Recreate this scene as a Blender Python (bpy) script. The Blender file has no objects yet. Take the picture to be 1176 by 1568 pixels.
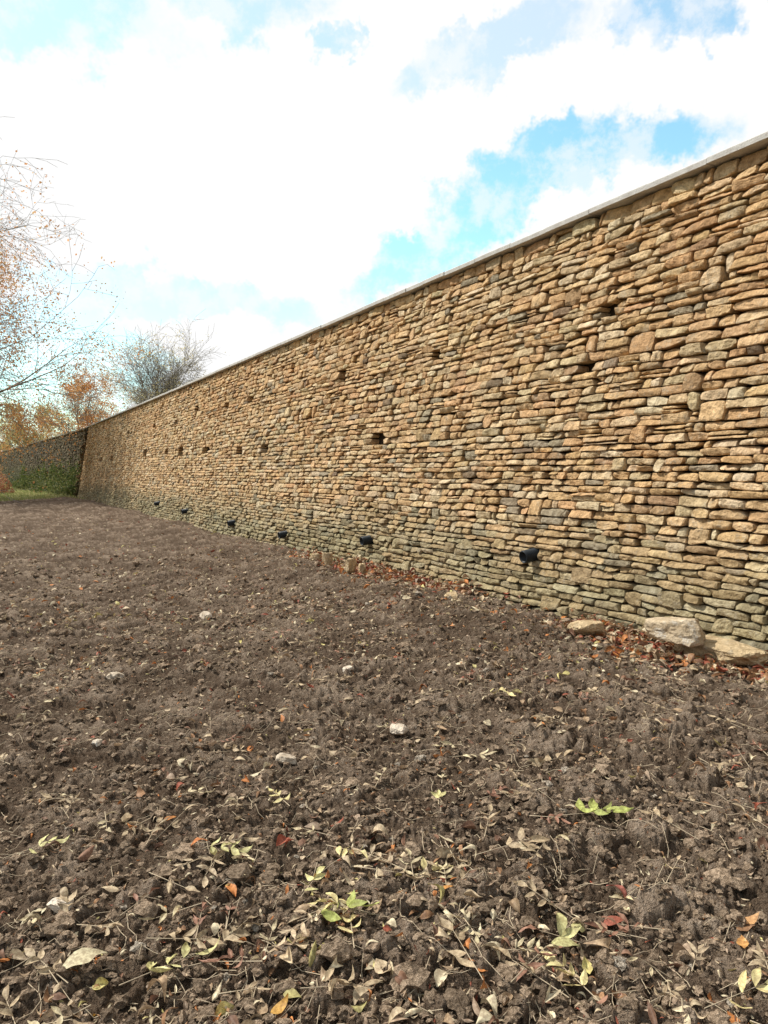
import bpy, math, random, bmesh
import numpy as np
from mathutils import Vector
rng=np.random.default_rng(7); random.seed(7)
scene=bpy.context.scene
COL=scene.collection

# ------------------------------------------------------------ helpers
def hsh(ix,iy,iz,seed):
    h=(ix.astype(np.int64)*374761393+iy.astype(np.int64)*668265263+iz.astype(np.int64)*1440662683+seed*974634777)&0xFFFFFFFF
    h=((h^(h>>13))*1274126177)&0xFFFFFFFF
    h=((h^(h>>16))*2246822519)&0xFFFFFFFF
    h=h^(h>>15)
    return (h&0xFFFFFF)/float(0xFFFFFF)
def noise(x,y,z=None,seed=0):
    if z is None: z=np.zeros_like(x)
    fx,fy,fz=np.floor(x),np.floor(y),np.floor(z)
    ix,iy,iz=fx.astype(np.int64),fy.astype(np.int64),fz.astype(np.int64)
    u,v,w=x-fx,y-fy,z-fz
    u=u*u*(3-2*u); v=v*v*(3-2*v); w=w*w*(3-2*w)
    r=0
    for a in (0,1):
        for b in (0,1):
            for c in (0,1):
                r=r+hsh(ix+a,iy+b,iz+c,seed)*(u if a else 1-u)*(v if b else 1-v)*(w if c else 1-w)
    return r*2-1
def fbm(x,y,z=None,seed=0,oct=3,g=0.5):
    r=0;a=1;f=1
    for i in range(oct):
        r=r+a*noise(x*f,y*f,None if z is None else z*f,seed+i*17); a*=g; f*=2.03
    return r
def mk(name,V,F,mat,col=None,smooth=True,parent=None,attr='Col'):
    V=np.asarray(V,dtype=np.float32)
    if not isinstance(F,list): F=[F]
    F=[np.asarray(f,dtype=np.int32) for f in F if len(f)]
    me=bpy.data.meshes.new(name)
    me.vertices.add(len(V)); me.vertices.foreach_set('co',V.ravel())
    loops=np.concatenate([f.ravel() for f in F])
    tot=np.concatenate([np.full(len(f),f.shape[1],dtype=np.int32) for f in F])
    st=np.concatenate([[0],np.cumsum(tot)[:-1]]).astype(np.int32)
    me.loops.add(len(loops)); me.loops.foreach_set('vertex_index',loops)
    me.polygons.add(len(tot)); me.polygons.foreach_set('loop_start',st)
    me.polygons.foreach_set('loop_total',tot)
    me.polygons.foreach_set('use_smooth',np.full(len(tot),smooth))
    if col is not None:
        a=me.color_attributes.new(name=attr,type='FLOAT_COLOR',domain='POINT')
        c=np.ones((len(V),4),dtype=np.float32); c[:,:col.shape[1]]=col
        a.data.foreach_set('color',c.ravel())
    me.update(calc_edges=True); me.validate()
    if mat: me.materials.append(mat)
    ob=bpy.data.objects.new(name,me); COL.objects.link(ob)
    if parent: ob.parent=parent
    return ob
def empty(name):
    e=bpy.data.objects.new(name,None); COL.objects.link(e); return e
class NT:
    def __init__(s,nt): s.nt=nt
    def n(s,t,**k):
        nd=s.nt.nodes.new(t)
        for a,b in k.items(): setattr(nd,a,b)
        return nd
    def l(s,a,b): s.nt.links.new(a,b)
    def setin(s,inp,v):
        if isinstance(v,bpy.types.NodeSocket): s.l(v,inp)
        else: inp.default_value=v
    def math(s,op,a,b=0.0,c=None,clamp=False):
        m=s.n('ShaderNodeMath',operation=op,use_clamp=clamp)
        s.setin(m.inputs[0],a); s.setin(m.inputs[1],b)
        if c is not None: s.setin(m.inputs[2],c)
        return m.outputs[0]
    def noise(s,vec,scale,detail=4,rough=.55,out='Fac'):
        t=s.n('ShaderNodeTexNoise'); t.inputs['Scale'].default_value=scale
        t.inputs['Detail'].default_value=detail; t.inputs['Roughness'].default_value=rough
        if vec is not None: s.l(vec,t.inputs['Vector'])
        return t.outputs[out]
    def ramp(s,fac,p0,p1):
        m=s.n('ShaderNodeMapRange',interpolation_type='SMOOTHSTEP')
        s.setin(m.inputs['Value'],fac); m.inputs['From Min'].default_value=p0; m.inputs['From Max'].default_value=p1
        return m.outputs[0]
    def mix(s,fac,a,b,mode='MIX'):
        m=s.n('ShaderNodeMix',data_type='RGBA',blend_type=mode)
        s.setin(m.inputs[0],fac)
        for i,v in ((6,a),(7,b)):
            if isinstance(v,bpy.types.NodeSocket): s.l(v,m.inputs[i])
            else: m.inputs[i].default_value=(*v,1)
        return m.outputs[2]
def newmat(name):
    m=bpy.data.materials.new(name); m.use_nodes=True
    t=NT(m.node_tree); b=m.node_tree.nodes['Principled BSDF']
    b.inputs['Specular IOR Level'].default_value=.2
    return m,t,b
def bump(t,b,h,dist,strength=1.0):
    n=t.n('ShaderNodeBump'); n.inputs['Distance'].default_value=dist; n.inputs['Strength'].default_value=strength
    t.l(h,n.inputs['Height']); t.l(n.outputs[0],b.inputs['Normal'])

# ------------------------------------------------------------ materials
def stone_mat(name,rot=.95,lichen=(.46,.44,.36),lamt=.7,bd=.03):
    m,t,b=newmat(name)
    g=t.n('ShaderNodeNewGeometry').outputs['Position']
    a=t.n('ShaderNodeAttribute',attribute_name='Col').outputs['Color']
    n1=t.noise(g,11,4,.7); n2=t.noise(g,48,3,.7); n3=t.noise(g,5,4,.75)
    c=t.mix(t.ramp(n1,.3,.7),t.mix(1.0,a,(.68,.62,.54),'MULTIPLY'),t.mix(1.0,a,(1.28,1.25,1.20),'MULTIPLY'))
    c=t.mix(t.math('MULTIPLY',t.ramp(n2,.54,.70),.5),c,(.17,.12,.075))
    c=t.mix(t.math('MULTIPLY',t.math('MULTIPLY',t.ramp(n3,.52,.66),t.ramp(n2,.38,.55)),lamt),c,lichen)
    t.l(c,b.inputs['Base Color']); b.inputs['Roughness'].default_value=rot
    h=t.math('ADD',t.math('MULTIPLY',n1,1.0),t.math('MULTIPLY',n2,.7))
    bump(t,b,h,bd)
    return m
M_stone=stone_mat('honey_limestone',lamt=.42,lichen=(.52,.46,.345))
M_old=stone_mat('weathered_mossy_stone',lichen=(.06,.065,.03),lamt=.8)
M_rock=stone_mat('pale_limestone',lichen=(.68,.64,.56),lamt=.75,bd=.014)
m,t,b=newmat('wall_core_rubble'); b.inputs['Base Color'].default_value=(.03,.02,.012,1); b.inputs['Roughness'].default_value=1; M_core=m
m,t,b=newmat('coping_concrete'); g=t.n('ShaderNodeNewGeometry').outputs['Position']
c=t.mix(t.ramp(t.noise(g,5,5,.7),.3,.7),(.46,.43,.39),(.62,.60,.56)); c=t.mix(t.math('MULTIPLY',t.ramp(t.noise(g,40,3,.7),.5,.7),.35),c,(.25,.22,.18))
t.l(c,b.inputs['Base Color']); b.inputs['Roughness'].default_value=.9; bump(t,b,t.noise(g,60,3,.7),.008); M_cope=m
m,t,b=newmat('black_plastic_pipe'); b.inputs['Base Color'].default_value=(.022,.026,.03,1); b.inputs['Roughness'].default_value=.4; M_pipe=m
m,t,b=newmat('tilled_soil_and_grass')
g=t.n('ShaderNodeNewGeometry').outputs['Position']
a=t.n('ShaderNodeAttribute',attribute_name='Col').outputs['Color']
sep=t.n('ShaderNodeSeparateColor'); t.l(a,sep.inputs[0])
n1=t.noise(g,1.3,5,.7); n2=t.noise(g,24,5,.75); n3=t.noise(g,110,3,.7)
c=t.mix(t.ramp(n1,.35,.65),(.225,.158,.108),(.37,.275,.195))
c=t.mix(t.math('MULTIPLY',t.ramp(n2,.42,.66),.6),c,(.50,.395,.295))
c=t.mix(t.math('MULTIPLY',t.ramp(n3,.56,.70),.65),c,(.66,.56,.44))
c=t.mix(t.math('MULTIPLY',t.ramp(n3,.47,.32),.75),c,(.08,.054,.036))
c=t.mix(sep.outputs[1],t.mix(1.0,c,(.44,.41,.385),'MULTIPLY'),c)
gr=t.mix(t.ramp(t.noise(g,1.2,4,.7),.35,.65),(.14,.17,.045),(.34,.30,.13))
c=t.mix(sep.outputs[0],c,gr)
t.l(c,b.inputs['Base Color']); b.inputs['Roughness'].default_value=.95; b.inputs['Specular IOR Level'].default_value=.06
h=t.math('ADD',t.math('MULTIPLY',n2,1.0),t.math('MULTIPLY',n3,.5)); bump(t,b,h,.055); M_soil=m
m,t,b=newmat('soil_clod'); g=t.n('ShaderNodeNewGeometry').outputs['Position']
a=t.n('ShaderNodeAttribute',attribute_name='Col').outputs['Color']
n2=t.noise(g,70,4,.75)
c=t.mix(t.ramp(n2,.35,.68),t.mix(1.0,a,(.5,.47,.43),'MULTIPLY'),t.mix(1.0,a,(1.4,1.38,1.35),'MULTIPLY'))
t.l(c,b.inputs['Base Color']); b.inputs['Roughness'].default_value=.95; b.inputs['Specular IOR Level'].default_value=.06
bump(t,b,n2,.03); M_clod=m
def leafmat(name,trans=.35,rough=.55,var=True):
    m,t,b=newmat(name)
    c=t.n('ShaderNodeAttribute',attribute_name='Col').outputs['Color']
    if var:
        g=t.n('ShaderNodeNewGeometry').outputs['Position']
        c=t.mix(t.ramp(t.noise(g,70,3,.7),.35,.7),t.mix(1.0,c,(.62,.55,.5),'MULTIPLY'),t.mix(1.0,c,(1.15,1.12,1.05),'MULTIPLY'))
    t.l(c,b.inputs['Base Color']); b.inputs['Roughness'].default_value=rough
    tr=t.n('ShaderNodeBsdfTranslucent'); t.l(c,tr.inputs[0])
    mx=t.n('ShaderNodeMixShader'); mx.inputs[0].default_value=trans
    t.l(b.outputs[0],mx.inputs[1]); t.l(tr.outputs[0],mx.inputs[2])
    t.l(mx.outputs[0],m.node_tree.nodes['Material Output'].inputs[0]); return m
M_leaf=leafmat('fallen_leaf',.15); M_fol=leafmat('foliage',.45,.6,False)
m,t,b=newmat('bark'); g=t.n('ShaderNodeNewGeometry').outputs['Position']
c=t.mix(t.noise(g,6,3,.7),(.20,.175,.15),(.40,.37,.33)); t.l(c,b.inputs['Base Color']); b.inputs['Roughness'].default_value=.9; M_bark=m
m,t,b=newmat('dry_stalk'); b.inputs['Base Color'].default_value=(.5,.40,.27,1); b.inputs['Roughness'].default_value=.8; M_stalk=m

# ------------------------------------------------------------ wall frame
TA=.546; A=math.atan(TA); SA,CA=math.sin(A),math.cos(A)
XT=7.65; HT=4.76; BAT=.80; S0,S1=-4.0,59.1
def P(s,z,n,batter=True):
    n=n+(BAT*(1-z/HT) if batter else 0)
    return np.stack([XT-s*SA-n*CA, s*CA-n*SA, z+0*s],-1)
def wall_n(x,y):
    return -((x-XT)*CA+y*SA)

# ------------------------------------------------------------ stones
def tmpl(us,vs):
    U,Vv=np.meshgrid(us,vs,indexing='ij'); nu,nv=len(us),len(vs)
    idx=np.arange(nu*nv).reshape(nu,nv)
    q=np.stack([idx[:-1,:-1],idx[:-1,1:],idx[1:,1:],idx[1:,:-1]],-1).reshape(-1,4)
    ring=np.zeros((nu,nv),bool); ring[0]=ring[-1]=True; ring[:,0]=ring[:,-1]=True
    return U.ravel(),Vv.ravel(),q,ring.ravel()
def layout(s0,s1,ztop,zbot,hfun,lmin,lmax,holes,seed):
    r=random.Random(seed); z=zbot; rows=[]
    while z<ztop-.03:
        h=hfun(z,r)
        if z+h>ztop-.05: h=ztop-z
        rows.append((z,z+h)); z+=h
    blocked=[[] for _ in range(len(rows)+2)]
    for hs,hz,hw,hh in holes:
        for k,(za,zb) in enumerate(rows):
            ov=min(zb,hz+hh)-max(za,hz-hh)
            if ov>.4*(zb-za) or za<=hz<zb: blocked[k].append((hs-hw+r.uniform(-.015,.015),hs+hw+r.uniform(-.015,.015)))
    for b in blocked: b.sort()
    out=[]
    for k,(za,zb) in enumerate(rows):
        s=s0-r.random()*.3
        while s<s1-.01:
            hit=[b for b in blocked[k] if b[0]-.03<=s<b[1]]
            if hit: s=hit[0][1]; continue
            L=r.uniform(lmin,lmax) if r.random()<.8 else r.uniform(lmin*.5,lmin*1.1)
            if r.random()<.06: L*=1.35
            nxt=[b[0] for b in blocked[k] if b[0]>s]
            e=s+L
            if nxt:
                nb=min(nxt)
                if e>nb-.07: e=nb
            e=min(e,s1)
            zl,zh=za,zb
            if k+1<len(rows) and .10<L<.40 and r.random()<.035:
                if not any(b[0]<e and b[1]>s for b in blocked[k+1]):
                    zh=rows[k+1][1]; blocked[k+1].append((s,e)); blocked[k+1].sort()
            if (zh-zl)>.09 and r.random()<.10:
                zc=zl+(zh-zl)*r.uniform(.35,.65)
                out.append((s,e,zl,zc)); out.append((s,e,zc,zh))
            else: out.append((s,e,zl,zh))
            s=e
    return np.array(out)
def wave(s,z,amp):
    return amp*(noise(s*.6,z*.8,seed=31)*1.0+.6*noise(s*2.4,z*2.2,seed=32))
WA=.013
def build_stones(arr,us,vs,seed,amp=WA,gap=.006,posf=P,prot=.022,bulge=.011,zt=HT,zb=-.3):
    N=len(arr); r=np.random.default_rng(seed)
    U,Vv,q,ring=tmpl(us,vs); K=len(U)
    s0,s1,z0,z1=[arr[:,i][:,None] for i in range(4)]
    x=np.repeat(U[None],N,0); y=np.repeat(Vv[None],N,0)
    top=r.normal(0,.085,(N,1)); bot=r.normal(0,.045,(N,1)); lef=r.normal(0,.06,(N,1)); rig=r.normal(0,.06,(N,1))
    rnd=r.uniform(.0,.22,(N,1))
    for sx in (-1,1):
        for sy in (-1,1):
            cr=np.clip(r.normal(.09,.16,(N,1)),0,.5)
            wgt=np.clip((x*sx+y*sy-1.0),0,1)*cr
            x=x-sx*wgt*.5; y=y-sy*wgt
    y=y*(1-rnd*.45*U[None]**4)
    y2=y+np.where(y>0,top*x*y,-bot*x*y); x2=x+np.where(x>0,rig*y*x,-lef*y*x)
    y2=np.clip(y2,-1.10,1.05)
    hl=(s1-s0)/2-gap*r.uniform(.2,1.6,(N,1)); hh=(z1-z0)/2-gap*r.uniform(.2,1.4,(N,1))
    S=(s0+s1)/2+x2*hl; Z=(z0+z1)/2+y2*hh+r.normal(0,.007,(N,1))*x*hl
    off=r.uniform(0,60,(N,1))
    S=S+.010*noise(S*17,Z*19,off,seed=5); Z=Z+.006*noise(S*17,Z*22,off,seed=6)
    edgefade=np.clip(np.minimum(Z-zb,zt-Z)/.25,0,1)
    Z2=Z+wave(S,Z,amp)*edgefade
    bl=r.uniform(.2,1.6,(N,1))*bulge
    D=r.normal(0,prot*.6,(N,1))+bl*((1-U[None]**8)*(1-Vv[None]**6))**.5
    D=D+r.normal(0,.012,(N,1))*U+r.normal(-.004,.009,(N,1))*Vv
    for kf in range(2):
        an=r.uniform(0,6.28,(N,1)); t_=U[None]*np.cos(an)+Vv[None]*np.sin(an)-r.uniform(.0,.7,(N,1))
        D=D-np.maximum(t_,0)*r.uniform(0,.028,(N,1))
    D=D+.009*noise(S*10,Z*14,off,seed=8)+.010*noise(S*30,Z*38,off,seed=9)
    D=np.where(ring[None],-.17,D)
    V=posf(S,Z2,D-.03).reshape(-1,3)
    F=(q[None]+(np.arange(N)*K)[:,None,None]).reshape(-1,4)
    return V,F,K,(s0+s1).ravel()/2,(z0+z1).ravel()/2
PAL=np.array([[.58,.41,.232],[.55,.38,.205],[.60,.46,.285],[.53,.345,.185],[.64,.52,.355],[.40,.27,.155],[.34,.29,.205],[.52,.41,.255],[.24,.175,.115]])
def wallcols(s,z,seed):
    r=np.random.default_rng(seed); N=len(s)
    grey=fbm(s*.45,z*.9,seed=41,oct=2)*.4+.5
    low=np.clip((1.15-z)/.9,0,1)
    red=np.clip(fbm(s*.35+7,z*.8,seed=43,oct=3)*.7+(z-2.7)*.22,0,1)
    w=np.tile(np.array([3.6,3.2,2.8,1.8,1.3,.45,.42,1.7,.16]),(N,1))
    w[:,6]*=1+4*low+3*np.clip(grey-.62,0,1)*3; w[:,7]*=1+1.2*low; w[:,3]*=1+1.6*red; w[:,5]*=1+1.8*red; w[:,4]*=1-.6*red
    w=w/w.sum(1,keepdims=True); cum=w.cumsum(1); k=(r.random((N,1))>cum).sum(1).clip(0,8)
    c=PAL[k]*r.uniform(.86,1.14,(N,1))*r.normal(1,.014,(N,3))
    c=c*(1+ .30*red[:,None]*np.array([-.04,-.17,-.27]))
    g=np.clip(low*1.6*(.35+.65*grey)+np.clip(grey-.78,0,1),0,1)[:,None]*.75
    c=c*(1-g)+g*np.array([.25,.24,.145])*r.uniform(.6,1.25,(N,1))
    return c
wall=empty('dry_stone_retaining_wall')
def sOf(Z,z): return (Z+BAT*(1-z/HT)*SA)/CA
HO=[(8.8,3.51,.12,.085),(8.97,2.86,.10,.06),(12.1,3.5,.14,.07),(15.2,3.56,.17,.08),(13.4,2.2,.22,.09),(18.7,2.19,.24,.11),(20.5,2.25,.24,.11),
 (23.6,2.3,.42,.12),(26.6,2.4,.38,.12),(28.7,2.4,.28,.11),(32.4,2.5,.36,.12),(20.4,3.62,.24,.09),(25.5,3.8,.26,.09),(22.3,3.6,.2,.08),
 (28,3.5,.26,.09),(31.5,3.6,.28,.09),(40.5,2.4,.45,.12),(44,2.4,.45,.12),(37,3.6,.34,.1)]
r=random.Random(99)
for i in range(40): HO.append((4.5+18*r.random()**1.3,r.uniform(.8,4.4),r.uniform(.03,.05),.03))
holes=[(sOf(Z,z),z,w,h) for Z,z,w,h in HO]
PIPES=[(9.18,.58),(13.0,.41),(16.5,.22),(19.9,.25),(24.5,.33),(28.4,.42)]
pipes=[(sOf(Z,z),z) for Z,z in PIPES]
holes+= [(s,z,.08,.05) for s,z in pipes]
def hf(z,r):
    return r.uniform(.060,.10) if z<1.1 else r.uniform(.070,.122)
arr=layout(S0,S1,HT,-.30,hf,.18,.42,holes,11)
mid=(arr[:,0]+arr[:,1])/2
usn=[-1,-1,-.9,-.66,-.42,-.18,.06,.3,.54,.78,.93,1,1]; vsn=[-1,-1,-.82,-.48,-.14,.2,.54,.86,1,1]
usm=[-1,-1,-.8,-.4,0,.4,.8,1,1]; vsm=[-1,-1,-.6,0,.6,1,1]
usf=[-1,-1,-.6,.2,1,1]; vsf=[-1,-1,0,1,1]
for nm,sel,us,vs,sd,sm_ in (('face_stones_behind',mid<3,usf,vsf,4,False),('face_stones_near',(mid>=3)&(mid<16),usn,vsn,1,False),('face_stones_middle',(mid>=16)&(mid<27),usm,vsm,2,False),('face_stones_far',mid>=27,usf,vsf,3,False)):
    ar=arr[sel]
    V,F,K,sm,zm=build_stones(ar,us,vs,sd)
    c=np.repeat(wallcols(sm,zm,sd),K,0)
    mk(nm,V,F,M_stone,c,sm_,wall)
cv=[]
for s in (S0,S1):
    for z,n,bt in ((-.4,-.195,True),(HT-.01,-.195,True),(HT-.01,-.62,False),(-.4,-.62,False)):
        cv.append(P(np.array(s),np.array(z),n,bt))
cf=[(0,1,2,3),(7,6,5,4),(0,4,5,1),(1,5,6,2),(2,6,7,3),(3,7,4,0)]
mk('rubble_core',np.array(cv),np.array(cf),M_core,None,False,wall)
def Pend(q,z,d):
    n=BAT*(1-z/HT)-q
    s=S1+d
    return np.stack([XT-s*SA-n*CA, s*CA-n*SA, z+0*s],-1)
arrE=layout(0,1.3,HT,-.3,hf,.2,.45,[],5); arrE=arrE[((arrE[:,0]+arrE[:,1])/2<.62+BAT*(1-arrE[:,2]/HT))]
V,F,K,sm,zm=build_stones(arrE,usf,vsf,9,posf=lambda s,z,d:Pend(s,z,d))
mk('end_quoins',V,F[:,::-1],M_stone,np.repeat(wallcols(sm,zm,9),K,0),False,wall)
V=[];F=[];s=S0; r=random.Random(3)
while s<S1+.1:
    L=r.uniform(.55,.9); e=min(s+L-.006,S1+.12); dz=r.uniform(-.004,.004); dn=r.uniform(-.008,.008); b0=len(V)
    hz=.065; bz=HT+.006+dz
    sec=[(.085+dn,bz),(.085+dn,bz+hz-.012),(.073+dn,bz+hz),(-.60,bz+hz+.02),(-.66,bz+hz),(-.66,bz)]
    for ss in (s,e):
        for n,z in sec: V.append(P(np.array(ss),np.array(z),n,False))
    k=len(sec)
    for i in range(k): F.append((b0+i,b0+(i+1)%k,b0+k+(i+1)%k,b0+k+i))
    F.append((b0,b0+5,b0+4,b0+1)); F.append((b0+1,b0+4,b0+3,b0+2))
    F.append((b0+k,b0+k+1,b0+k+4,b0+k+5)); F.append((b0+k+1,b0+k+2,b0+k+3,b0+k+4))
    s+=L
mk('coping_slabs',np.array(V),np.array(F),M_cope,None,False,wall)
def pipe(s,z,name,rad=.075,L=.12):
    ns=28; prof=[]
    x=-.25
    while x<L:
        prof.append((x,rad)); prof.append((x+.007,rad+.007)); prof.append((x+.013,rad+.007)); prof.append((x+.018,rad)); x+=.024
    prof+= [(x,rad),(x,rad-.008)]
    prof+= [(-.2,rad-.008),(-.2,0.001)]
    d=np.array([-CA,-SA,-.14]); d/=np.linalg.norm(d); up=np.array([0,0,1.]); rt=np.cross(d,up); rt/=np.linalg.norm(rt); up=np.cross(rt,d)
    c0=P(np.array(s),np.array(z+float(wave(np.array([s]),np.array([z]),WA)[0])),0.0)
    V=[];F=[]
    for x,rr in prof:
        for k in range(ns):
            a=2*math.pi*k/ns; V.append(c0+d*x+(rt*math.cos(a)+up*math.sin(a))*rr)
    for i in range(len(prof)-1):
        for k in range(ns): F.append((i*ns+k,i*ns+(k+1)%ns,(i+1)*ns+(k+1)%ns,(i+1)*ns+k))
    return mk(name,np.array(V),np.array(F),M_pipe,None,True)
for s,z in pipes: pipe(s,z,'drainage_pipe')

# ------------------------------------------------------------ old wall
TA2=.617; A2=math.atan(TA2); SB,CB=math.sin(A2),math.cos(A2)
OX,OY=-20.75,51.6
def PO(s,z,n):
    return np.stack([OX-s*SB-n*CB, OY+s*CB-n*SB, z+0*s],-1)
old=empty('old_mossy_stone_wall')
def hf2(z,r): return r.uniform(.10,.17)
HO_=4.62
arrO=layout(.15,150,HO_,-.4,hf2,.3,.7,[],21)
V,F,K,sm,zm=build_stones(arrO,usf,vsf,22,posf=PO,zt=HO_,zb=-.4,prot=.035)
r2=np.random.default_rng(5)
co=np.array([.14,.12,.08])*r2.uniform(.5,1.35,(len(sm),1))
mo=np.clip((2.6-zm)/2.2,0,1)[:,None]*.85; co=co*(1-mo)+mo*np.array([.07,.10,.028])
tp=np.clip((zm-4.0)/.6,0,1)[:,None]*.4; co=co*(1-tp)+tp*np.array([.22,.18,.12])
mk('old_face_stones',V,F,M_old,np.repeat(co,K,0),False,old)
cv=[]
for s in (.1,150.):
    for z,n in ((-.4,-.15),(HO_,-.15),(HO_,-.6),(-.4,-.6)): cv.append(PO(np.array(s),np.array(z),n))
mk('old_core',np.array(cv),np.array(cf),M_core,None,False,old)
V=[];F=[];s=.1
while s<150:
    L=r.uniform(.3,.7);b0=len(V);zz=HO_+.003
    hh=r.uniform(.08,.16); o=r.uniform(.0,.06)
    sec=[(.02+o,zz),(.02+o,zz+hh*.7),(-.1,zz+hh),(-.5,zz+hh),(-.64,zz+hh*.6),(-.64,zz)]
    for ss in (s,s+L-.02):
        for n,z in sec: V.append(PO(np.array(ss),np.array(z),n))
    for i in range(6): F.append((b0+i,b0+(i+1)%6,b0+6+(i+1)%6,b0+6+i))
    F.append((b0,b0+5,b0+4,b0+1)); F.append((b0+1,b0+4,b0+3,b0+2)); F.append((b0+6,b0+7,b0+10,b0+11)); F.append((b0+7,b0+8,b0+9,b0+10))
    s+=L
mk('old_coping',np.array(V),np.array(F),M_old,np.tile(np.array([[.24,.21,.16]]),(len(V),1)),False,old)

# ------------------------------------------------------------ ground
def clods(x,y,cell,seed,dens=.7,rmin=.25,rmax=.62):
    gx,gy=np.floor(x/cell),np.floor(y/cell); best=np.zeros_like(x)
    for i in (-1,0,1):
        for j in (-1,0,1):
            ax,ay=gx+i,gy+j; z0=np.zeros_like(ax)
            h1=hsh(ax,ay,z0,seed);h2=hsh(ax,ay,z0,seed+1);h3=hsh(ax,ay,z0,seed+2);h4=hsh(ax,ay,z0,seed+3)
            cx=(ax+.15+.7*h1)*cell; cy=(ay+.15+.7*h2)*cell
            R=cell*(rmin+(rmax-rmin)*h3)*(h4<dens)
            ang=h1*6.28; dx=x-cx; dy=y-cy
            ex=dx*np.cos(ang)+dy*np.sin(ang); ey=(-dx*np.sin(ang)+dy*np.cos(ang))*(1+.7*h2)
            d2=ex*ex+ey*ey
            v=np.sqrt(np.maximum(R*R-d2,0))*(.55+.35*h3)
            best=np.maximum(best,v)
    return best
def macro(x,y):
    z=.05*noise(x*.45,y*.45,seed=61)+.045*noise(x*1.2+3,y*1.2,seed=62)
    t=wall_n(x,y)-BAT
    near=np.exp(-((t-1.35)/.5)**2)*(.08+.06*noise(x*.5,y*.5,seed=64))
    dip=-.09*np.exp(-(np.maximum(t,-.5)/.55)**2)
    z=z+near+dip
    d=np.sqrt(x*x+y*y); z=z*np.clip(1.3-d/140,0,1)
    return z
def grassmask(x,y):
    w=2.2*noise(x*.25,y*.25,seed=71)+1.0*noise(x*.9,y*.9,seed=72)
    a=(-20.0-(y-38)*.165)-x+w
    b=(y-57+w)
    return np.clip(np.maximum(a,b)/.8+.5,0,1)
def soilz(x,y,full=True):
    m=macro(x,y)
    wx=x+.04*noise(x*13,y*13,seed=81)+.014*noise(x*45,y*45,seed=84); wy=y+.04*noise(x*13+9,y*13,seed=82)+.014*noise(x*45,y*45+7,seed=85)
    k=.45+.75*np.clip(noise(x*.8,y*.8,seed=83)+.35,0,1)
    c1=clods(wx,wy,.20,101,.5,.2,.45)*.72*k; c2=clods(wx,wy,.085,111,.68,.2,.58)*.85*(.5+.5*k) 
    c3=clods(wx,wy,.036,121,.85)*1.0
    det=np.maximum(c1,c2*.9)+c3*.75+ .016*fbm(x*24,y*24,seed=91,oct=3,g=.6)+.028*noise(x*5,y*5,seed=92)
    g=grassmask(x,y)
    return m+det*(1-g*.8), det
nth=820
th=np.concatenate([np.linspace(-math.pi,-.62,70,endpoint=False),np.linspace(-.62,.62,nth,endpoint=False),np.linspace(.62,math.pi,71)[:-1]])
rr=np.concatenate([[.15,.4,.7,1.0,1.25,1.5],1.7*np.exp(np.arange(0,math.log(12/1.7),.0032)),12*np.exp(np.arange(0,math.log(5.),.010)),60*np.exp(np.arange(0.02,math.log(30),.1))])
R,T=np.meshgrid(rr,th,indexing='ij'); X=(R*np.sin(T)); Y=(R*np.cos(T))
zz,det=soilz(X.ravel(),Y.ravel())
fade=np.clip((260-R.ravel())/200,0,1); zz=zz*fade
n,mm=len(rr),len(th); idx=np.arange(n*mm).reshape(n,mm)
i2=np.roll(idx,-1,axis=1)
F=np.stack([idx[:-1],i2[:-1],i2[1:],idx[1:]],-1).reshape(-1,4)[:, ::-1]
V=np.stack([X.ravel(),Y.ravel(),zz],-1)
V=np.vstack([V,[[0,0,0.0]]]); cen=len(V)-1
Fc=np.stack([i2[0],idx[0],np.full(mm,cen)],-1)
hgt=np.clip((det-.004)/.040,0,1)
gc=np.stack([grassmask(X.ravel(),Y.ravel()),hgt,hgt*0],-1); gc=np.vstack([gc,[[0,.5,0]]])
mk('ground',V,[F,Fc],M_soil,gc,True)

# ------------------------------------------------------------ scatter clods
def ico(sub):
    bm=bmesh.new(); bmesh.ops.create_icosphere(bm,subdivisions=sub,radius=1); v=np.array([p.co[:] for p in bm.verts]); f=np.array([[q.index for q in p.verts] for p in bm.faces]); bm.free(); return v,f
IV,IF=ico(2); IV3,IF3=ico(4)
def pick(N,r0,r1,pw=1.0,ang=.58):
    u=rng.random(N); R=r0*(r1/r0)**(u**pw); T=rng.uniform(-ang,ang,N)
    x=R*np.sin(T); y=R*np.cos(T)
    ok=(wall_n(x,y)>BAT+.05)&(grassmask(x,y)<.5)
    return x[ok],y[ok]
x,y=pick(17000,1.8,15); N=len(x)
sz=np.clip(rng.lognormal(-4.70,.56,N),.004,.055)*(.8+y*.05)
z=soilz(x,y)[0]
base=IV[None]*np.stack([rng.uniform(.7,1.3,N),rng.uniform(.7,1.3,N),rng.uniform(.5,.9,N)],-1)[:,None]
o=rng.uniform(0,99,(N,1))
dn=1+.5*noise(IV[None,:,0]*1.7+o,IV[None,:,1]*1.7+o,IV[None,:,2]*1.7,seed=3)+.35*noise(IV[None,:,0]*4+o,IV[None,:,1]*4,IV[None,:,2]*4,seed=4)
base=base*dn[...,None]*sz[:,None,None]
a=rng.uniform(0,6.28,N)[:,None]; bx=base[...,0]*np.cos(a)-base[...,1]*np.sin(a); by=base[...,0]*np.sin(a)+base[...,1]*np.cos(a)
V=np.stack([bx+x[:,None],by+y[:,None],base[...,2]+(z+sz*.25)[:,None]],-1).reshape(-1,3)
F=(IF[None]+(np.arange(N)*len(IV))[:,None,None]).reshape(-1,3)
cc=np.array([.365,.275,.195])*rng.uniform(.65,1.35,(N,1)); wpl=rng.random(N)<.016; cc[wpl]=np.array([.54,.47,.38])*rng.uniform(.7,1.1,(wpl.sum(),1))
mk('soil_clods',V,F,M_clod,np.repeat(cc,len(IV),0),False)

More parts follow.
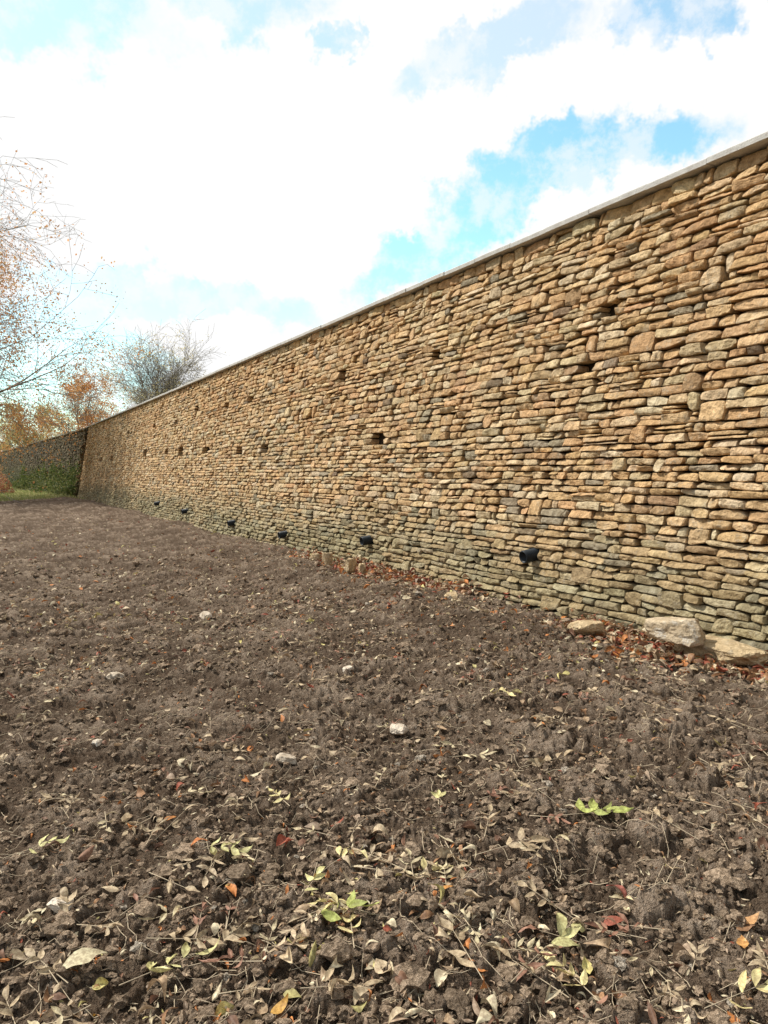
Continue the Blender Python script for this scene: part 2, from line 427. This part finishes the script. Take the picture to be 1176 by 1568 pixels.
def rock(name,x,y,z,sx,sy,sz_,col,seed,rot=0,mat=None,tilt=0):
    r=np.random.default_rng(seed); nk=16
    nrm=r.normal(size=(nk,3)); nrm/=np.linalg.norm(nrm,axis=1,keepdims=True)
    nrm=np.vstack([nrm,[[0,0,1],[0,0,-1],[1,.1,.1],[-1,.2,0],[.1,1,0],[0,-1,.15]]]); nrm/=np.linalg.norm(nrm,axis=1,keepdims=True)
    dk=r.uniform(.72,1.0,len(nrm)); dk[nk]=.7
    pr=IV3@nrm.T; rad=np.min(np.where(pr>.05,dk[None]/np.maximum(pr,.05),9),axis=1)
    q=IV3*rad[:,None]
    q=q*(1+.06*noise(q[:,0]*3+seed,q[:,1]*3,q[:,2]*3,seed=seed)+.05*noise(q[:,0]*8,q[:,1]*8+seed,q[:,2]*8,seed=seed+1))[:,None]
    q=q*np.array([sx,sy,sz_])
    ct,st=math.cos(tilt),math.sin(tilt); q=np.stack([q[:,0]*ct+q[:,2]*st,q[:,1],-q[:,0]*st+q[:,2]*ct],-1)
    ca,sa=math.cos(rot),math.sin(rot)
    V=np.stack([q[:,0]*ca-q[:,1]*sa+x,q[:,0]*sa+q[:,1]*ca+y,q[:,2]+z],-1)
    return mk(name,V,IF3,mat or M_rock,np.tile(np.array([col]),(len(V),1)),False)
def gz(x,y): return float(soilz(np.array([x]),np.array([y]))[0][0])
pale=(.58,.51,.42)
for i,(x,y,s) in enumerate([(-1.18,2.62,.055),(.09,4.5,.085),(-2.1,5.67,.08),(-.295,5.72,.06),(-2.02,8.32,.09),(-.53,3.94,.065),(-1.7,4.3,.045)]):
    rock('limestone_fragment',x,y,gz(x,y)+s*.3,s,s*.7,s*.45,pale,40+i,i*1.3,None,.2)
wa=math.atan2(CA,-SA)
rock('loose_limestone_block',2.62,6.60,.19,.26,.20,.14,(.50,.41,.29),83,wa+.2,M_rock,.08)
rock('footing_slab',2.98,6.50,.03,.52,.22,.10,(.54,.42,.26),78,wa+.05,M_stone)
for i,(x,y,a_,b_,c_) in enumerate([(-.97,12.75,.10,.07,.18),(-.55,12.0,.12,.08,.17),(-.35,11.75,.10,.06,.12),(-1.25,13.4,.12,.07,.10),(2.05,7.35,.20,.12,.08),(.85,9.25,.16,.1,.06)]):
    rock('loose_wall_stone',x,y,.02+c_*.4,a_,b_,c_,(.58,.45,.28),90+i,i*.9,M_stone)

# ------------------------------------------------------------ leaves
LU=np.linspace(0,1,7); LV=np.array([-1,-.5,0,.5,1])
def leaves(px,py,pz,yaw,L,Wd,col,curl,fold,tilt,shape,roll):
    N=len(px); U,Vv=np.meshgrid(LU,LV,indexing='ij'); U=U.ravel()[None];Vv=Vv.ravel()[None]
    L,Wd,curl,fold,tilt,shape,roll,yaw=[np.asarray(q)[:,None] for q in (L,Wd,curl,fold,tilt,shape,roll,yaw)]
    w=np.sin(math.pi*np.clip(U,0.01,1)**shape)*(1-.25*U); w=np.maximum(w,.03)
    lx=U*L; ly=Vv*w*Wd*.5
    off=rng.uniform(0,50,(N,1))
    lz=curl*L*((U-.5)**2-.25)+fold*np.abs(ly)+ .07*L*noise(U*4+off,Vv*2+off,seed=2)*(np.abs(Vv)*.7+.3)
    ly2=ly*np.cos(roll)-lz*np.sin(roll); lz=ly*np.sin(roll)+lz*np.cos(roll); ly=ly2
    lx2=lx*np.cos(tilt)-lz*np.sin(tilt); lz=lx*np.sin(tilt)+lz*np.cos(tilt)
    X=px[:,None]+lx2*np.cos(yaw)-ly*np.sin(yaw); Y=py[:,None]+lx2*np.sin(yaw)+ly*np.cos(yaw); Z=pz[:,None]+lz
    nu,nv=len(LU),len(LV); idx=np.arange(nu*nv).reshape(nu,nv)
    q=np.stack([idx[:-1,:-1],idx[1:,:-1],idx[1:,1:],idx[:-1,1:]],-1).reshape(-1,4)
    Fs=(q[None]+(np.arange(N)*nu*nv)[:,None,None]).reshape(-1,4)
    C=np.repeat(np.asarray(col),nu*nv,0)
    return np.stack([X,Y,Z],-1).reshape(-1,3),Fs,C
LP=np.array([[.46,.34,.22],[.62,.51,.35],[.38,.22,.12],[.60,.25,.085],[.74,.66,.47],[.26,.15,.10],[.38,.12,.075],[.66,.60,.26],[.44,.34,.25]])
LWt=np.array([2.6,3.2,2.0,1.0,3.0,1.6,.8,.55,2.0]); LWt/=LWt.sum()
VV=[];FF=[];CC=[];nv_=0
def addL(*a):
    global nv_
    V,F,C=leaves(*a); VV.append(V);FF.append(F+nv_);CC.append(C); nv_+=len(V)
def scatter(x,y,smin,smax,wts,lift=.010,thinp=.55,zz=None):
    N=len(x); z=(soilz(x,y)[0] if zz is None else zz)+lift
    col=LP[rng.choice(len(LP),N,p=wts)]*rng.uniform(.7,1.2,(N,1))
    thin=rng.random(N)<thinp
    L=rng.uniform(smin,smax,N); W=L*np.where(thin,rng.uniform(.22,.38,N),rng.uniform(.45,.75,N))
    addL(x,y,z,rng.uniform(0,6.28,N),L,W,col,rng.normal(0,1.1,N),rng.normal(.2,.7,N),rng.normal(.1,.25,N),np.where(thin,.8,.75),rng.normal(0,.45,N))
x,y=pick(3400,1.9,9,1.0)
cl=noise(x*1.1,y*1.1,seed=5)+.45*rng.normal(size=len(x)); k=cl>-.1; scatter(x[k],y[k],.03,.085,LWt,.012)
x,y=pick(4000,8,30,1.0); scatter(x,y,.05,.11,LWt,.016)
x,y=pick(5600,1.9,9,1.0); scatter(x,y,.012,.035,LWt,.008,.8)
x,y=pick(4800,6,16,1.0); scatter(x,y,.03,.06,LWt,.012,.7)
# drifts against the wall base
w2=np.array([2.4,2.2,3,2.2,1.4,2.0,3.4,.3,1.2]); w2/=w2.sum()
N=9000; s=rng.uniform(6.2,18,N); dd=np.abs(rng.normal(0,.30,N))+.02
cl=noise(s*1.5,s*0,seed=15); k=(cl+rng.normal(0,.35,N))>-.1; s=s[k];dd=dd[k]
x=XT-s*SA-(BAT+dd)*CA; y=s*CA-(BAT+dd)*SA
pile=rng.random(len(s))*.13*np.exp(-(dd/.2)**2)
scatter(x,y,.06,.12,w2,.025+pile,.3)
N=420; x=rng.normal(2.75,.38,N); y=rng.normal(6.55,.28,N); k=wall_n(x,y)>BAT; scatter(x[k],y[k],.07,.12,w2,.05,.25)
stalk=[]
def ash(x,y,size,col,yaw,n=3,wide=.42):
    z=gz(x,y)+.028; dx,dy=math.cos(yaw),math.sin(yaw)
    P0=[];Yw=[];LL=[]
    z1=gz(x+dx*size,y+dy*size)+.035
    for i in range(n):
        f=(i+.6)/(n+.3)
        for sgn in (-1,1):
            if random.random()<.15: continue
            P0.append((x+dx*size*f,y+dy*size*f,z+(z1-z)*f+.012)); Yw.append(yaw+sgn*random.uniform(.6,1.2)); LL.append(size*random.uniform(.36,.52))
    P0.append((x+dx*size,y+dy*size,z1+.01));Yw.append(yaw+random.uniform(-.3,.3));LL.append(size*.5)
    stalk.append(((x-dx*size*.35,y-dy*size*.35,z),(x+dx*size,y+dy*size,z1+.01),.0022))
    P0=np.array(P0); M=len(P0)
    addL(P0[:,0],P0[:,1],P0[:,2],np.array(Yw),np.array(LL),np.array(LL)*wide,np.array([col])*rng.uniform(.8,1.15,(M,1)),rng.normal(.1,.6,M),rng.normal(.3,.35,M),rng.normal(.10,.2,M),np.full(M,.85),rng.normal(0,.35,M))
gy=(.70,.68,.34);gg=(.46,.52,.16);yy=(.74,.66,.34);bw=(.52,.42,.28)
for a in [(.52,2.30,.22,gy,.9),(-.76,2.22,.18,gy,.6),(-.30,2.62,.12,gy,1.2),(-.24,2.44,.16,gg,.4),(.84,3.2,.2,gg,.3),(.42,2.92,.18,bw,.2),(-.72,2.9,.13,gy,.1),(-.1,2.33,.11,yy,1.7),
          (.3,2.22,.17,bw,2.0),(1.0,2.12,.15,yy,.2),(-.55,2.38,.14,bw,1.0),(-1.5,3.0,.12,gy,.4),(.8,3.9,.18,bw,.2),(-.2,2.9,.12,yy,-.6),(.62,2.15,.13,yy,2.2),(-1.0,2.2,.12,bw,2.6),(.25,3.3,.1,gy,1.5),(1.3,3.1,.14,bw,2.5),(-.9,4.0,.14,bw,.5),(.7,5.0,.18,yy,.1),(-.2,2.12,.14,bw,.3),(-.1,2.5,.13,yy,3.0),(-1.1,2.5,.13,bw,2.0),(.65,2.6,.13,bw,2.7),(.1,2.75,.13,yy,.5),(-.45,3.3,.12,yy,2.2)]:
    ash(*a,wide=.46)
x,y=pick(220,2.2,9)
for X_,Y_ in zip(x,y): ash(X_,Y_,random.uniform(.08,.15),random.choice([bw,bw,(.66,.58,.38),(.56,.46,.32),(.36,.2,.14)]),random.uniform(0,6.28),random.choice([1,2,3]),.36)
br=[(-1.0,2.22,.14,(.62,.56,.38),.7),(1.22,2.47,.09,(.58,.34,.16),.3),(-.78,2.9,.07,(.6,.24,.09),.2),(-.98,3.2,.06,(.6,.27,.09),.5),(.78,2.55,.08,(.36,.12,.08),.1),(1.18,2.35,.07,(.6,.33,.12),1.2),(-.86,2.1,.09,(.7,.40,.08),1.4),(.2,2.62,.06,(.6,.30,.09),.4),(-.33,2.07,.07,(.6,.36,.1),.8),(-.27,2.75,.05,(.6,.4,.12),.5),(.88,2.62,.09,(.38,.14,.11),2.1)]
b_=np.array([q[:3] for q in br]); N=len(br)
addL(b_[:,0],b_[:,1],soilz(b_[:,0],b_[:,1])[0]+.025,np.array([q[4] for q in br]),b_[:,2],b_[:,2]*.6,np.array([q[3] for q in br]),rng.normal(0,.5,N),rng.normal(.2,.3,N),rng.normal(.1,.1,N),np.full(N,.75),rng.normal(0,.2,N))
mk('fallen_leaves',np.vstack(VV),np.vstack(FF),M_leaf,np.vstack(CC),True)

def tubes(name,P0,P1,R0,R1,mat,ns=4,parent=None):
    P0,P1=np.array(P0,float),np.array(P1,float); R0,R1=np.array(R0,float),np.array(R1,float)
    d=P1-P0; d/=np.linalg.norm(d,axis=1,keepdims=True)+1e-9
    ref=np.where(np.abs(d[:,2:3])<.9,np.array([[0,0,1.]]),np.array([[1.,0,0]]))
    a=np.cross(d,ref); a/=np.linalg.norm(a,axis=1,keepdims=True); b=np.cross(d,a)
    th=np.arange(ns)*2*math.pi/ns
    ring=(a[:,None]*np.cos(th)[None,:,None]+b[:,None]*np.sin(th)[None,:,None])
    V=np.concatenate([P0[:,None]+ring*R0[:,None,None],P1[:,None]+ring*R1[:,None,None]],1)
    k=np.arange(ns); q=np.stack([k,(k+1)%ns,(k+1)%ns+ns,k+ns],-1)
    F=(q[None]+(np.arange(len(P0))*2*ns)[:,None,None]).reshape(-1,4)
    return mk(name,V.reshape(-1,3),F,mat,None,True,parent)
p0=[];p1=[];r0=[];r1=[]
for a,b2,rr_ in stalk: p0.append(a);p1.append(b2);r0.append(rr_);r1.append(rr_*.5)
x,y=pick(900,1.9,9)
for X_,Y_ in zip(x,y):
    yaw=random.uniform(0,6.28); L=random.uniform(.02,.055); px,py=X_,Y_; pz=gz(px,py)+.01
    for k in range(random.randint(2,5)):
        yaw+=random.uniform(-.5,.5); nx,ny=px+math.cos(yaw)*L,py+math.sin(yaw)*L; nz=gz(nx,ny)+.013
        p0.append((px,py,pz));p1.append((nx,ny,nz));r0.append(.0016);r1.append(.0012); px,py,pz=nx,ny,nz
tubes('dry_stalks',p0,p1,r0,r1,M_stalk)

# ------------------------------------------------------------ trees
def quads(C,S,col,fl=.6):
    N=len(C); a=rng.normal(size=(N,3)); a/=np.linalg.norm(a,axis=1,keepdims=True); b=rng.normal(size=(N,3)); b=np.cross(a,b); b/=np.linalg.norm(b,axis=1,keepdims=True)
    S=S[:,None]; V=np.stack([C-a*S,C+b*S*fl,C+a*S,C-b*S*fl],1).reshape(-1,3)
    F=np.arange(N*4).reshape(-1,4); return V,F,np.repeat(col,4,0)
def tree(name,x,y,H,R,trunk_r,pal,nleaf,lsz,seed,trunk_h=.22,levels=5,up=.35,leafz=(0,1),zb=0,kids=(7,6,5,4,3),twr=.006,drop=0,ns=3,lj=.2):
    r=random.Random(seed); S=[];tips=[]
    def grow(p,d,L,rad,lv):
        n=3 if lv<levels-1 else 2
        if lv==0: n=5
        pts=[p]; q=p
        for i in range(n):
            j=.07 if lv==0 else .2
            d=(d+Vector((r.gauss(0,j),r.gauss(0,j),r.gauss(0,j)+ (up*.14 if lv<3 else -.05+drop)))).normalized()
            q2=q+d*(L/n); ra=rad*(1-.6*i/n); rb=rad*(1-.6*(i+1)/n)
            S.append((q[:],q2[:],max(ra,twr),max(rb,twr*.7))); q=q2; pts.append(q)
        if lv>=levels-1: 
            tips.append(q[:]); tips.append(pts[1][:]); return
        kn=kids[lv]
        for k in range(kn):
            f=(k+1)/kn if lv else trunk_h+(1-trunk_h)*(k+.5)/kn
            fi=f*n; i0=min(int(fi),n-1); pp=pts[i0].lerp(pts[i0+1],fi-i0)
            perp=Vector((r.gauss(0,1),r.gauss(0,1),r.gauss(0,1))).cross(d).normalized()
            sp=r.uniform(.5,1.0) if f<.98 else r.uniform(.1,.4)
            if lv==0: 
                az=k*2.4+r.uniform(-.4,.4); perp=Vector((math.cos(az),math.sin(az),0)); sp=r.uniform(.75,1.2)*(1.15-.75*f)
            nd=(d*math.cos(sp)+perp*math.sin(sp)).normalized()
            if lv==0: nl=R*r.uniform(.6,.85)*(1.15-.45*f)
            else: nl=L*r.uniform(.48,.72)
            grow(pp,nd,nl,rad*(.48 if lv==0 else .5)*(1-.4*f),lv+1)
    grow(Vector((x,y,zb-.3)),Vector((0,0,1)),H*.62,trunk_r,0)
    e=empty(name)
    tubes('trunk_and_limbs',[s[0] for s in S],[s[1] for s in S],[s[2] for s in S],[s[3] for s in S],M_bark,ns,e)
    T=np.array(tips); 
    if nleaf:
        zr=(T[:,2]-zb)/H; cl=noise(T[:,0]*.4+seed,T[:,1]*.4,T[:,2]*.4,seed=seed)
        w=np.where((zr>=leafz[0])&(zr<=leafz[1]),1,.10)*np.clip(cl*1.5+.5,.03,1.5); w/=w.sum()
        k=rng.choice(len(T),nleaf,p=w); C=T[k]+rng.normal(0,lj,(nleaf,3))
        pal=np.array(pal); col=pal[rng.integers(0,len(pal),nleaf)]*rng.uniform(.7,1.2,(nleaf,1))
        V,F,c=quads(C,rng.uniform(.6,1.2,nleaf)*lsz,col); mk('leaves',V,F,M_fol,c,False,e)
ORG=[(.82,.42,.15),(.76,.35,.12),(.82,.54,.24),(.62,.30,.12)]
YEL=[(.74,.64,.30),(.68,.56,.26),(.66,.58,.33)]
tree('beech_tree',-36.0,48.0,29.5,14.2,.6,ORG,85000,.080,4,trunk_h=.08,levels=6,kids=(15,7,6,5,4,3),leafz=(0,.64),twr=.011,drop=-.03,lj=.3)
tree('ash_tree',-25.8,82,17.0,8.6,.35,YEL,8500,.085,8,trunk_h=.40,levels=5,kids=(14,8,7,6,3),twr=.014,up=.8)
tree('cherry_tree',-37.0,92,14.5,7.0,.3,ORG,16000,.10,12,trunk_h=.3,levels=5,kids=(10,7,6,4,3),twr=.013)
tree('beech_tree',-43.5,73,9.5,5.0,.22,ORG,30000,.085,15,trunk_h=.2,levels=5,kids=(9,6,5,4,3),twr=.012)
tree('field_maple_tree',-58,122,12.5,8.5,.3,YEL,22000,.15,19,trunk_h=.2,levels=5,kids=(9,6,5,4,3),twr=.018)
C=[];K_=[]
for i in range(60):
    a=random.uniform(-1.15,-.44); d=random.uniform(150,230); cx,cy=d*math.sin(a),d*math.cos(a); h=random.uniform(5,9.5); n=420
    pts=rng.normal(size=(n,3)); pts/=np.linalg.norm(pts,axis=1,keepdims=True); pts*=rng.uniform(.5,1,(n,1)); pts=pts*np.array([h*.75,h*.75,h*.5])+np.array([cx,cy,h*.5]); C.append(pts)
    pc=np.array(random.choice([(.58,.54,.26),(.6,.40,.2),(.34,.38,.18),(.6,.56,.33)])); K_.append(pc*rng.uniform(.6,1.25,(n,1)))
C=np.vstack(C);K_=np.vstack(K_); V,F,c=quads(C,rng.uniform(.25,.6,len(C)),K_,.8); mk('distant_trees',V,F,M_fol,c,False)
def mound(name,cx,cy,rx,ry,h,pal,n,sz):
    p=rng.normal(size=(n,3)); p/=np.linalg.norm(p,axis=1,keepdims=True); p*=rng.uniform(.35,1,(n,1))**.6; p[:,2]=np.abs(p[:,2])
    lump=1+.45*noise(p[:,0]*3+cx,p[:,1]*3,p[:,2]*3,seed=9); p*=lump[:,None]
    p=p*np.array([rx,ry,h])+np.array([cx,cy,0]); pal=np.array(pal)
    V,F,c=quads(p,rng.uniform(.5,1.2,n)*sz,pal[rng.integers(0,len(pal),n)]*rng.uniform(.6,1.2,(n,1)))
    st=rng.integers(0,n,60); t0=np.tile(np.array([[cx,cy,-.05]]),(60,1))+rng.normal(0,.15,(60,3))*[1,1,0]
    e=empty(name); mk('shrub_leaves',V,F,M_fol,c,False,e); tubes('stems',t0,p[st],np.full(60,.012),np.full(60,.004),M_bark,3,e)
mound('copper_shrub',-30.8,57,2.0,2.0,1.5,[(.50,.20,.12),(.58,.32,.16),(.36,.16,.1)],4500,.07)
mound('copper_shrub',-36.0,66,2.2,2.2,2.4,[(.55,.3,.14),(.55,.4,.18)],4500,.08)
N=19000; s=rng.uniform(.4,40,N); h=np.abs(rng.normal(0,.8,N))*(.6+.6*np.clip(noise(s*.5,s*0,seed=3)+.3,0,1)); o=rng.uniform(0,1.8,N)*(1.2-np.clip(h,0,1))
p=PO(s,h,o); V,F,c=quads(p,rng.uniform(.05,.12,N),np.array([[.09,.13,.03],[.14,.16,.05],[.22,.21,.08],[.06,.09,.025]])[rng.integers(0,4,N)]); mk('wall_foot_weeds',V,F,M_fol,c,False)
N=52000; x=rng.uniform(-46,-18.5,N); y=rng.uniform(34,85,N); k=(grassmask(x,y)>.55)&(x>-.62*y-3); x=x[k];y=y[k];N=len(x)
z=macro(x,y); hh=rng.uniform(.06,.2,N); yaw=rng.uniform(0,6.28,N); w=rng.uniform(.012,.03,N); lx=rng.normal(0,.06,N); ly=rng.normal(0,.06,N)
V=np.stack([np.stack([x-np.cos(yaw)*w,y-np.sin(yaw)*w,z-.01],-1),np.stack([x+np.cos(yaw)*w,y+np.sin(yaw)*w,z-.01],-1),np.stack([x+lx,y+ly,z+hh],-1)],1).reshape(-1,3)
gcol=np.array([[.24,.29,.09],[.44,.43,.18],[.62,.56,.30],[.28,.33,.11]])[rng.integers(0,4,N)]
mk('grass',V,np.arange(N*3).reshape(-1,3),M_fol,np.repeat(gcol,3,0),False)

# ------------------------------------------------------------ sun, sky
el=math.radians(49); sd=Vector((-.80,.27,0)).normalized()*math.cos(el)+Vector((0,0,math.sin(el)))
L=bpy.data.lights.new('sun','SUN'); L.energy=4.9; L.angle=math.radians(.6); L.color=(1,.965,.90)
lo=bpy.data.objects.new('sun',L); COL.objects.link(lo); lo.rotation_euler=sd.to_track_quat('Z','Y').to_euler()
w=bpy.data.worlds.new('World'); scene.world=w; w.use_nodes=True; t=NT(w.node_tree)
bg=w.node_tree.nodes['Background']; out=w.node_tree.nodes['World Output']
sky=t.n('ShaderNodeTexSky',sky_type='NISHITA'); sky.sun_disc=False; sky.sun_elevation=el; sky.sun_rotation=math.atan2(sd.x,sd.y); sky.ozone_density=1.0; sky.air_density=1.0; sky.dust_density=.6
skc=t.mix(1.0,sky.outputs[0],(1.9,2.45,2.1),'MULTIPLY')
t.l(skc,bg.inputs[0]); bg.inputs[1].default_value=.13
D=t.n('ShaderNodeTexCoord').outputs['Generated']
wn=t.noise(D,5.0,6,.68,'Color')
v1=t.n('ShaderNodeVectorMath',operation='SUBTRACT'); t.l(wn,v1.inputs[0]); v1.inputs[1].default_value=(.5,.5,.5)
v2=t.n('ShaderNodeVectorMath',operation='SCALE'); t.l(v1.outputs[0],v2.inputs[0]); v2.inputs['Scale'].default_value=.26
v3=t.n('ShaderNodeVectorMath',operation='ADD'); t.l(D,v3.inputs[0]); t.l(v2.outputs[0],v3.inputs[1]); Dw=v3.outputs[0]
def blob(az,elv,hw,hh,tilt,amp):
    az,elv,tilt=map(math.radians,(az,elv,tilt)); C=Vector((math.sin(az)*math.cos(elv),math.cos(az)*math.cos(elv),math.sin(elv)))
    Rt=Vector((math.cos(az),-math.sin(az),0)); Up=Rt.cross(C); 
    R2=Rt*math.cos(tilt)+Up*math.sin(tilt); U2=Up*math.cos(tilt)-Rt*math.sin(tilt)
    s=t.n('ShaderNodeVectorMath',operation='SUBTRACT'); t.l(Dw,s.inputs[0]); s.inputs[1].default_value=C
    tot=None
    for ax,wd in ((R2,math.radians(hw)),(U2,math.radians(hh)),(C,.5)):
        d=t.n('ShaderNodeVectorMath',operation='DOT_PRODUCT'); t.l(s.outputs[0],d.inputs[0]); d.inputs[1].default_value=ax/wd
        q=t.math('MULTIPLY',d.outputs['Value'],d.outputs['Value']); tot=q if tot is None else t.math('ADD',tot,q)
    f=t.math('MULTIPLY',t.ramp(tot,1.3,.5),amp); return f
tot=None
for bb in [(13.5,20.8,10.5,2.5,12,1.0),(1.5,15.7,5,2.3,24,1.0),(-16,12.6,11,1.8,-2,.8),(-14,31.8,9,2.8,0,.6),(-27,27.5,10,2.6,5,.65),(10.5,28.4,6.5,2.0,10,.5),(22,29,3.6,1.9,0,.85),(-24,7.5,8,4.2,0,.85),(-3,28.5,2.0,1.2,10,.6),
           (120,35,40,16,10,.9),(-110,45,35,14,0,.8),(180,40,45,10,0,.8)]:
    f=blob(*bb); tot=f if tot is None else t.math('MAXIMUM',tot,f)
wisp=t.ramp(t.noise(D,16,5,.65),.62,.42)
cov=t.math('MULTIPLY',tot,t.math('ADD',t.math('MULTIPLY',wisp,.6),.4),clamp=True)
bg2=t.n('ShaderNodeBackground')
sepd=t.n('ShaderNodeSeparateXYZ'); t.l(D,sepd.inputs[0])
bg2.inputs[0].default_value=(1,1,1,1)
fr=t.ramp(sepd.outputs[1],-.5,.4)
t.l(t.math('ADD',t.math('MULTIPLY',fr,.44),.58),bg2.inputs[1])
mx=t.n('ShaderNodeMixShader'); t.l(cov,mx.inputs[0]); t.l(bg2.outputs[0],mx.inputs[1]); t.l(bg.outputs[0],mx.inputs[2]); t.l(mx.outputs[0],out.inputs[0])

# ------------------------------------------------------------ camera
cam=bpy.data.cameras.new('camera'); co=bpy.data.objects.new('camera',cam); COL.objects.link(co)
co.location=(0,0,1.6); co.rotation_euler=(math.radians(90-3.03),0,0)
cam.sensor_fit='VERTICAL'; cam.sensor_height=36; cam.lens=26; cam.clip_end=4000; cam.clip_start=.05
scene.camera=co
scene.view_settings.view_transform='Standard'; scene.view_settings.look='None'; scene.view_settings.exposure=0
